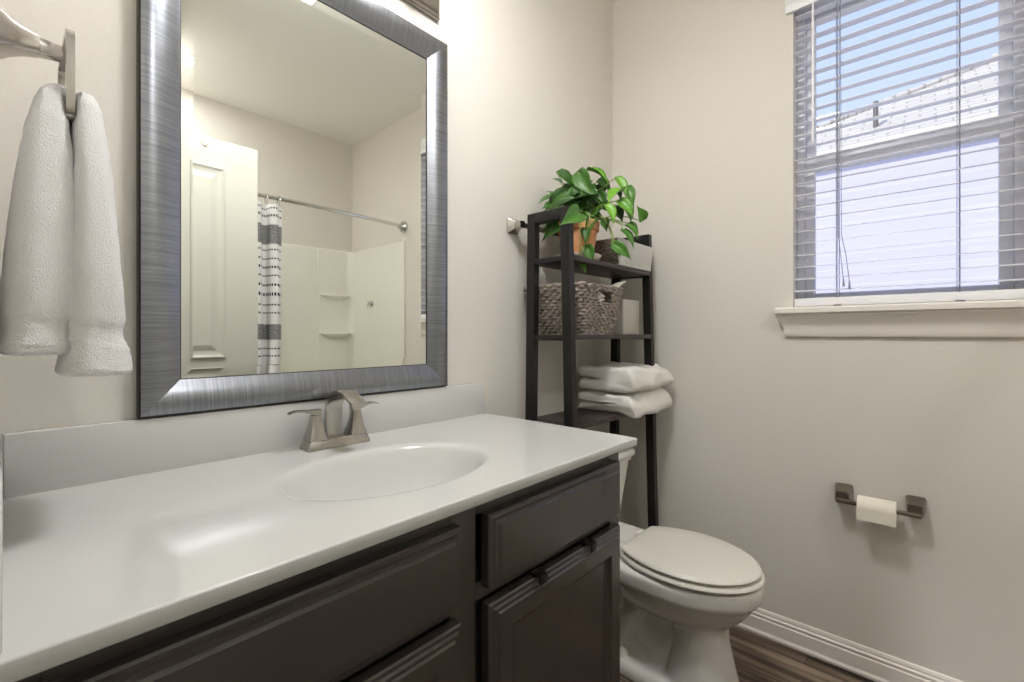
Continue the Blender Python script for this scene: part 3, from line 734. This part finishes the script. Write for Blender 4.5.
# woven basket on the middle shelf
wb = thing('wicker_basket', (-.53, -.13, MID), 'grey brown wicker basket on the middle shelf', 'basket')
b = nb()
bx0, bx1, by0_, by1_ = -.682, -.378, -.262, -.018
NR, NCn = 30, 116; bh = .172
cx, cy = (bx0+bx1)/2, (by0_+by1_)/2
base = []
def bas(u, h, off):                           # u around 0..1, h 0..1
    f = -.056*(1-h); hx, hy = (bx1-bx0)/2+f+off, (by1_-by0_)/2+f*.3+off
    return hx, hy
def rr_at(u, hx, hy, r):
    per = 2*(2*(hx-r)+2*(hy-r))+2*PI*r; d = u*per
    segs = [(2*(hy-r), 0), (PI/2*r, 1), (2*(hx-r), 2), (PI/2*r, 3), (2*(hy-r), 4), (PI/2*r, 5), (2*(hx-r), 6), (PI/2*r, 7)]
    cs = [(hx-r, hy-r), (-(hx-r), hy-r), (-(hx-r), -(hy-r)), (hx-r, -(hy-r))]
    for ln, k in segs:
        if d <= ln or k == 7: break
        d -= ln
    if k == 0: return (hx, -(hy-r)+d)
    if k == 2: return ((hx-r)-d, hy)
    if k == 4: return (-hx, (hy-r)-d)
    if k == 6: return (-(hx-r)+d, -hy)
    c = cs[(k-1)//2]; a = (k-1)//2*PI/2+d/r
    return (c[0]+r*math.cos(a), c[1]+r*math.sin(a))
gr = []
for i in range(NR+1):
    h = i/NR; row = []
    for j in range(NCn):
        u = j/NCn
        stake = j*.5                          # stakes every two columns
        rowi = i//2
        w_ = .0036*math.cos(PI*(j/2+rowi)) + .0022*math.cos(PI*i)
        hx, hy = bas(u, h, w_)
        x, y = rr_at(u, hx, hy, .014)
        ends = abs(x)/((bx1-bx0)/2)
        z = MID+.002+bh*h
        row.append((x, y, z))
    gr.append(row)
hole = lambda x, y, z: abs(y) > .08 and abs(x-.02) < .042 and MID+bh*.68 < z < MID+bh*.91
V = [[b.verts.new((cx+x, cy+y, z)) for x, y, z in r] for r in gr]
for i in range(NR):
    for j in range(NCn):
        k = (j+1) % NCn
        x, y, z = [(gr[i][j][q]+gr[i+1][k][q])/2 for q in range(3)]
        if hole(x, y, z): continue
        b.faces.new((V[i][j], V[i][k], V[i+1][k], V[i+1][j]))
b.faces.new(V[0][::-1])
o = obj('body', b, M['wicker'], wb, 70); mod(o, 'SOLIDIFY', thickness=.006, offset=-1)
b = nb(); pts = []
for j in range(NCn):
    hx, hy = bas(0, 1, 0); x, y = rr_at(j/NCn, hx, hy, .014); pts.append((cx+x, cy+y, MID+.002+bh+.002*math.sin(j*1.05)))
tube(b, pts, [.0062+.0012*math.sin(j*.9) for j in range(NCn)], 8, True); obj('rim', b, M['wicker'], wb, 70)
# crumpled white paper in the basket
b = nb(); bmesh.ops.create_icosphere(b, subdivisions=4, radius=1)
for v in b.verts:
    p = v.co.copy(); k = 1+.35*noise.noise(p*2.2)+.16*abs(noise.noise(p*5+Vector((3, 1, 2))))
    v.co = Vector((-.500+p.x*.072*k, -.165+p.y*.066*k, MID+.135+p.z*.035*k))
tag(obj('tissue_paper', b, M['whitebox'], None, 30), 'crumpled white paper showing in the wicker basket', 'paper')
b = nb(); rs = []
for f in (0, .3, .6, 1):
    c = Vector((-.415+.092*f, -.240+.004*f, MID+.176+.050*f-.016*f*f)); rs.append([c+Vector((-.001, -.022+.012*f, .001)), c+Vector((.001, -.022+.012*f, -.001)), c+Vector((.001, .03-.014*f, -.001)), c+Vector((-.001, .03-.014*f, .001))])
loft(b, rs); tag(obj('paper_sheet', b, M['paper'], None, 30), 'corner of white paper poking over the wicker basket rim', 'paper')
# white box beside the basket
b = nb(); rs = []
for i, z in ((.001, MID), (0, MID+.003), (0, MID+.142), (.002, MID+.145), (.012, MID+.146), (.014, MID+.143), (.02, MID+.143)):
    rs.append([(x, y, z) for x, y in rrect(-.202, -.135, .072-i, .072-i, .005, 3)])
loft(b, rs)
tag(obj('tissue_box', b, M['whitebox'], None, 30), 'plain white box at right end of the middle shelf', 'box')

# folded bath towels on the low shelf
def folded(name, x0, x1, y0, y1, z0, hgt, seed, droop, label):
    """a bath towel folded into flat layers; the rounded fold is at the front (y0)"""
    b = nb(); r = hgt*.5; zm = z0+r; g = .002
    def zoff(x, y): return .016*noise.noise(Vector((x*7+seed, y*7, seed))) + .009*noise.noise(Vector((x*19+seed, y*19, 2)))
    # folded strip seen from its end: (y, z, side) with side -1/+1 for the lower/upper layer surface
    pf = []
    nb_ = 22
    for k in range(nb_): pf.append((y1+(y0+r-y1)*k/(nb_-1), z0, -1))
    for k in range(1, 12): a = -PI/2-PI*k/12; pf.append((y0+r+r*math.cos(a), zm+r*math.sin(a), 0))
    for k in range(nb_): pf.append((y0+r+(y1-y0-r)*k/(nb_-1), z0+hgt, 1))
    for k in range(nb_): pf.append((y1+(y0+.055-y1)*k/(nb_-1), zm+g*(1-k/(nb_-1)), 2))
    for k in range(1, nb_): pf.append((y0+.055+(y1-y0-.055)*k/(nb_-1), zm-g*k/(nb_-1), -2))
    n = 48; rs = []
    for i in range(n+1):
        f = i/n; d = min(f, 1-f)*(x1-x0)
        q = min(1, d/.028+.02); ins = r*.42*(1-math.sqrt(1-(1-q)**2))
        x_ = x0+(x1-x0)*f; ring = []
        for y, z, s_ in pf:
            if s_ == -1: z += ins
            elif s_ == 1: z -= ins
            elif s_ == 2: z += ins*.8
            elif s_ == -2: z -= ins*.8
            else: y += ins*.8*max(0, math.cos((z-zm)/r)); z = zm+(z-zm)*(1-ins/r)
            h_ = (z-z0)/hgt
            x = x_ + .010*noise.noise(Vector((y*9, h_*2.5, seed)))*(1 if f < .5 else .4) + (.006*math.sin(h_*2*PI*1.0+seed) if f < .3 else 0)
            z += zoff(x_, y)*(.35+h_*.9)
            z += .0045*noise.noise(Vector((x_*23, y*23, seed+s_)))
            y += .016*noise.noise(Vector((x_*8, h_*2, seed+7)))*(1 if y < -.2 else 0)
            z -= droop*max(0, -.25-y)**2*13
            p = Vector((x, y, z)); p += fluff(p, 55, .0028)+fluff(p, 200, .002)
            if y > -.245: p.z = max(p.z, z0+.0005)
            ring.append(p)
        rs.append(ring)
    loft(b, rs)
    o = tag(obj(name, b, M['terryw'], None, 60), label, 'towel', 'folded towels on the low shelf')
    mod(o, 'SUBSURF', levels=1, render_levels=1)
folded('folded_towel', -.405, -.06, -.330, -.07, LOW, .082, 0.4, .42, 'lower of two folded white towels, draped over the shelf edge')
folded('folded_towel', -.41, -.045, -.328, -.075, LOW+.082, .088, 5.3, .18, 'upper of two folded white towels, lying on the other')

# ------------------------------------------------------------------ toilet
TX = -.447
to = thing('toilet', (TX, -.38, 0), 'white porcelain toilet with closed lid beside the vanity', 'toilet')
def egg(w, yf, yb, yc, n=56, pf=1.0, pb=.6, cx=TX, z=0):
    pts = []
    for k in range(n):
        a = 2*PI*k/n; c_, s_ = math.cos(a), math.sin(a)
        if s_ < 0: x = w*math.copysign(abs(c_)**1.0, c_); y = yc-(yc-yf)*abs(s_)**pf
        else: x = w*math.copysign(abs(c_)**pb, c_); y = yc+(yb-yc)*abs(s_)**pb
        pts.append((cx+x, y, z))
    return pts
b = nb()
# bowl
loft(b, [egg(.06, -.62, -.38, -.50, z=.222), egg(.094, -.660, -.35, -.49, z=.240), egg(.120, -.690, -.33, -.49, z=.260), egg(.141, -.713, -.31, -.49, z=.283), egg(.158, -.733, -.30, -.49, z=.310), egg(.171, -.749, -.28, -.49, z=.336), egg(.181, -.764, -.27, -.50, z=.350), egg(.184, -.768, -.26, -.50, z=.385), egg(.183, -.767, -.26, -.50, z=.402)])
box(b, (TX-.05, -.52, .002), (TX+.05, -.14, .33))
# deck that carries the tank
rs = []
for hx, yf, yb, z in ((.085, -.34, -.10, .20), (.11, -.36, -.06, .27), (.15, -.38, -.045, .335), (.165, -.39, -.04, .37), (.165, -.39, -.04, .402)):
    rs.append([(x, y, z) for x, y in rrect(TX, (yf+yb)/2, hx, (yb-yf)/2, .04, 6)])
loft(b, rs)
# pedestal column under the bowl
rs = []
for hx, yf, yb, z in ((.117, -.700, -.48, 0), (.114, -.696, -.48, .03), (.103, -.682, -.49, .10), (.093, -.668, -.50, .18), (.089, -.662, -.50, .25)):
    rs.append([(x, y, z) for x, y in rrect(TX, (yf+yb)/2, hx, (yb-yf)/2, .085 if hx > .09 else .07, 8)])
loft(b, rs)
# foot plinth and rear trapway
rs = []
for hx, yf, yb, z in ((.122, -.60, -.12, 0), (.120, -.598, -.125, .03), (.110, -.59, -.14, .048)):
    rs.append([(x, y, z) for x, y in rrect(TX, (yf+yb)/2, hx, (yb-yf)/2, .06, 6)])
loft(b, rs)
tube(b, [(TX, -.46, .10), (TX, -.40, .13), (TX, -.33, .20), (TX, -.27, .255), (TX, -.21, .25), (TX, -.18, .18), (TX, -.18, .09), (TX, -.19, .02)], [.062, .066, .068, .07, .068, .066, .064, .064], 18, up=Vector((1, 0, 0)))
for s in (-1, 1): tube(b, [(TX+s*.055, -.40, .25), (TX+s*.062, -.36, .19), (TX+s*.062, -.33, .12), (TX+s*.055, -.30, .04)], [.03, .033, .033, .03], 12)
o = obj('bowl', b, M['porc'], to, 180)
mod(o, 'REMESH', mode='VOXEL', voxel_size=.007, use_smooth_shade=True); mod(o, 'SMOOTH', factor=.5, iterations=10)
for s in (-1, 1):
    b = nb(); lathe(b, [(.019, .047), (.019, .056), (.013, .068), (.002, .073)], (TX+s*.078, -.345, 0), 20); obj('bolt_cap', b, M['seat'], to)
b = nb(); rs = []
for hx, hy, z in ((.148, .075, .403), (.158, .083, .412), (.175, .091, .48), (.196, .099, .58), (.212, .104, .656)):
    rs.append([(x, y, z) for x, y in rrect(TX, -.125, hx, hy, .045, 7)])
loft(b, rs); obj('tank', b, M['porc'], to, 40)
b = nb(); rs = []
for g, z in ((-.004, .654), (.002, .657), (.003, .662), (.003, .667), (.009, .671), (.013, .676), (.013, .692), (.009, .698), (-.01, .700)):
    rs.append([(x, y, z) for x, y in rrect(TX, -.125, .214+g, .107+g, .035, 7)])
loft(b, rs); obj('tank_lid', b, M['porc'], to, 40)
b = nb(); lathe(b, [(.013, -.226), (.013, -.236), (.009, -.241)], (TX-.15, 0, .615), 16, 1); tube(b, [(TX-.15, -.238, .615), (TX-.105, -.242, .61), (TX-.07, -.242, .605)], [.007, .006, .005], 10); obj('flush_lever', b, M['chrome'], to)
# seat and lid
def slab(b, lst):
    rs = []
    for w, yf, yb, z in lst:
        rs.append([(x, min(y, yb), z) for x, y, z in egg(w, yf, yb+.055, -.535, z=z, pb=1.0, n=96)])
    loft(b, rs)
b = nb(); slab(b, [(.160, -.742, -.36, .4085), (.181, -.766, -.352, .4100), (.184, -.770, -.35, .416), (.181, -.767, -.352, .4215), (.173, -.758, -.355, .423)]); obj('seat', b, M['seat'], to, 50)
b = nb(); slab(b, [(.150, -.730, -.362, .4300), (.174, -.758, -.355, .4312), (.177, -.761, -.353, .436), (.174, -.758, -.356, .4415), (.166, -.749, -.362, .444), (.10, -.66, -.39, .446)]); obj('lid', b, M['seat'], to, 60)
for s in (-1, 1):
    b = nb(); rs = []
    for hx, hy, z in ((.021, .017, .402), (.021, .017, .424), (.018, .014, .430), (.010, .008, .432)):
        rs.append([(x, y, z) for x, y in rrect(TX+s*.07, -.338, hx, hy, .008, 4)])
    loft(b, rs); obj('hinge', b, M['seat'], to, 50)

# ------------------------------------------------------------------ toilet paper holder and roll
tp = thing('paper_holder', (0, -1.01, .6), 'brushed nickel toilet paper holder on the wall under the window', 'paper holder')
for y in (-.918, -1.107):
    b = nb(); rs = []
    for d, h, dz in ((0, .0255, 0), (.004, .0255, 0), (.012, .0245, -.001), (.028, .0225, -.002), (.046, .021, -.004), (.060, .0195, -.005), (.063, .0175, -.005)):
        rs.append([(-d, yy, zz+dz) for yy, zz in rrect(y, .6195, h, h, .008, 4)])
    loft(b, rs); obj('post', b, M['nickeld'], tp, 30)
b = nb(); box(b, (-.074, -1.124, .5945), (-.0605, -.902, .6085), .003); obj('bar', b, M['nickeld'], tp, 30)
b = nb()
ro = Vector((-.052, 0, .5905))
rin, rout = .0115, .0345
y0, y1 = -1.062, -.962
zc = .5975
lathe(b, [(rin, y0), (rout-.001, y0), (rout, y0+.001), (rout, y1-.001), (rout-.001, y1), (rin, y1), (rin, y0)], (-.067, 0, zc), 48, 1, False, False)
bmesh.ops.remove_doubles(b, verts=b.verts, dist=1e-6)
loft(b, [[(-.067-rout-.0002, y0, zc+.004), (-.067-rout-.0002, y1, zc+.004), (-.067-rout+.0006, y1, zc), (-.067-rout+.0006, y0, zc)], [(-.067-rout-.0006, y0, zc-.036), (-.067-rout-.0006, y1, zc-.036), (-.067-rout+.0004, y1, zc-.036), (-.067-rout+.0004, y0, zc-.036)]])
tag(obj('toilet_paper_roll', b, M['paper'], None, 40), 'white toilet paper roll hanging on the nickel holder', 'toilet paper')

# ------------------------------------------------------------------ tub alcove (seen in the mirror)
ba = thing('bathtub', (-.76, -2.1, 0), 'white alcove bathtub behind the curtain seen in mirror', 'bathtub')
b = nb(); rs = []
cx, cy, hx, hy = -.765, -2.127, .762, .378
for i, z in ((0, 0), (0, .42), (.006, .43), (.07, .43), (.085, .41), (.13, .12), (.2, .09)):
    rs.append([(x, y, z) for x, y in rrect(cx, cy, hx-i, hy-i, max(.004, min(.12, i)), 6)])
loft(b, rs); obj('shell', b, M['surround'], ba, 40)
ss = thing('shower_surround', (-.76, -2.4, .43), 'glossy white shower wall surround seen in mirror', 'shower surround')
b = nb(); ST = 1.855; t_ = .018
y_ = -1.742
# U-shaped panel in plan, with rounded inside corners
inner = [(-t_, y_)]
for k in range(7): a = -PI/2*k/6; inner.append((-t_-.05+.05*math.cos(a), YF+t_+.05+.05*math.sin(a)))
for k in range(7): a = -PI/2-PI/2*k/6; inner.append((-1.53+t_+.05+.05*math.cos(a), YF+t_+.05+.05*math.sin(a)))
inner.append((-1.53+t_, y_))
outer = [(-1.53, y_), (-1.53, YF), (0, YF), (0, y_)]
rs = [[(x, y, z) for x, y in inner] for z in (.431, ST-.006)] + [[(x*1.0, y, ST) for x, y in [(min(px+.005, -.001) if px > -.1 else (max(px-.005, -1.529) if px < -1.43 else px), py-(.005 if py < -2.4 else 0)) for px, py in inner]]]
loft(b, rs, False, False, False)
vt = [v for v in b.verts if abs(v.co.z-ST) < 1e-6]
ou = [b.verts.new((x, y, ST)) for x, y in outer]
ring_top = vt + ou
b.faces.new(ring_top)
for sx0, sx1 in ((-t_, 0), (-1.53, -1.53+t_)):
    box(b, (sx0, y_, .431), (sx1, y_+.006, ST))
# moulded column strips framing the shelves
for xx in (-.30, -.62): box(b, (xx-.004, YF+t_-.002, .45), (xx+.004, YF+t_+.0035, ST-.01), .002)
obj('panel', b, M['surround'], ss, 35)
for z, d in ((1.485, .045), (1.175, .085), (.885, .085)):
    b = nb(); rs = []
    for s_, zz in ((.55, z-.03), (.9, z-.012), (1, z-.004), (1, z), (.97, z+.003)):
        ring = []
        for k in range(17):
            a = PI*k/16; ring.append((-.16+.13*s_*math.cos(a), YF+t_-.002+d*s_*math.sin(a), zz))
        rs.append(ring)
    loft(b, rs); obj('shelf', b, M['surround'], ss, 40)
sv = thing('shower_valve', (-t_, -2.18, 1.4), 'chrome shower valve on the surround seen in mirror', 'shower valve')
b = nb(); lathe(b, [(.028, -t_), (.026, -t_-.006), (.016, -t_-.01), (.014, -t_-.034), (.010, -t_-.038)], (0, -2.18, 1.412), 28, 0); obj('plate', b, M['chrome'], sv)
b = nb(); tube(b, [(-t_-.032, -2.18, 1.412), (-t_-.038, -2.175, 1.395), (-t_-.042, -2.167, 1.375)], [.008, .006, .005], 10); obj('handle', b, M['chrome'], sv)

sl = thing('shower_fill_light', (-1.38, -2.1, H), 'added small recessed fill light over the bathtub', 'fill light')  # recessed lamp added to brighten the tub alcove
b = nb(); lathe(b, [(.07, H), (.07, H-.006), (.055, H-.008), (.052, H-.001)], (-1.38, -2.1, 0), 32, 2, False, False); obj('trim_ring', b, M['trim'], sl)
light('shower_fill_lamp', 'AREA', (-1.38, -2.1, H-.006), SHOWER_FILL_W, (1, .995, .985), shape='DISK', size=.10)
# curtain rod with flanges, curtain
RY, RZ = -1.755, 1.962
rod = thing('shower_rod', (-.76, RY, RZ), 'chrome shower curtain rod seen in mirror', 'curtain rod')
b = nb(); pts = [(-1.525+1.52*k/24, RY+.05*math.sin(PI*k/24), RZ) for k in range(25)]; tube(b, pts, .0125, 16); obj('pole', b, M['chrome'], rod)
for x, s in ((0, -1), (-1.53, 1)):
    b = nb(); lathe(b, [(.045, x), (.045, x+s*.006), (.040, x+s*.018), (.026, x+s*.028), (.02, x+s*.034), (.018, x+s*.05)], (0, RY, RZ-.004), 28, 0); obj('flange', b, M['chrome'], rod)
b = nb(); uvl = b.loops.layers.uv.new('UVMap')
cxa, cxb = -1.46, -.884; npl = 6.5; NU, NV = 190, 40
def cpt(u, v):
    x = cxa+(cxb-cxa)*u; z = 1.925-(1.925-.33)*v
    ph = 2*PI*npl*u
    amp = .030+.012*math.sin(ph*.37+1); amp *= (.55+.45*min(1, v*4))
    y = RY+.012+amp*math.cos(ph) + .006*math.sin(3*v+ph*.5)
    x += .011*math.sin(ph*2+.6)*(.5+.5*v)
    rim = 1 if v > .015 else 0
    z -= 0 if v > .05 else .012*(1-abs(math.cos(ph*.5)))*(1-v/.05)
    return Vector((x, y+.03*math.sin(PI*(x+1.525)/1.52), z))
gr = [[cpt(i/NU, j/NV) for j in range(NV+1)] for i in range(NU+1)]
V = [[b.verts.new(p) for p in r] for r in gr]
arc = [0]
for i in range(NU): arc.append(arc[-1]+(gr[i+1][20]-gr[i][20]).length)
for i in range(NU):
    for j in range(NV):
        f = b.faces.new((V[i][j], V[i+1][j], V[i+1][j+1], V[i][j+1]))
        for lp, (ii, jj) in zip(f.loops, ((i, j), (i+1, j), (i+1, j+1), (i, j+1))): lp[uvl].uv = (arc[ii], 1.925-(1.925-.33)*jj/NV)
cu = thing('shower_curtain', (-1.15, RY, .33), 'white shower curtain with black dashes and grey bands seen in mirror', 'shower curtain')
o = obj('cloth', b, M['curtain'], cu, 180); mod(o, 'SOLIDIFY', thickness=.0015)
for k in range(9):
    x = cxa+.02+(cxb-cxa-.04)*k/8; ry = RY+.05*math.sin(PI*(x+1.525)/1.52)
    b = nb(); tube(b, [(x+.003*math.sin(a), ry+.021*math.cos(a), RZ-.012+.029*math.sin(a)) for a in [2*PI*q/20 for q in range(20)]], .0026, 8, True, Vector((1, 0, 0))); obj('ring', b, M['chrome'], cu)
    b.free() if b.is_valid else None
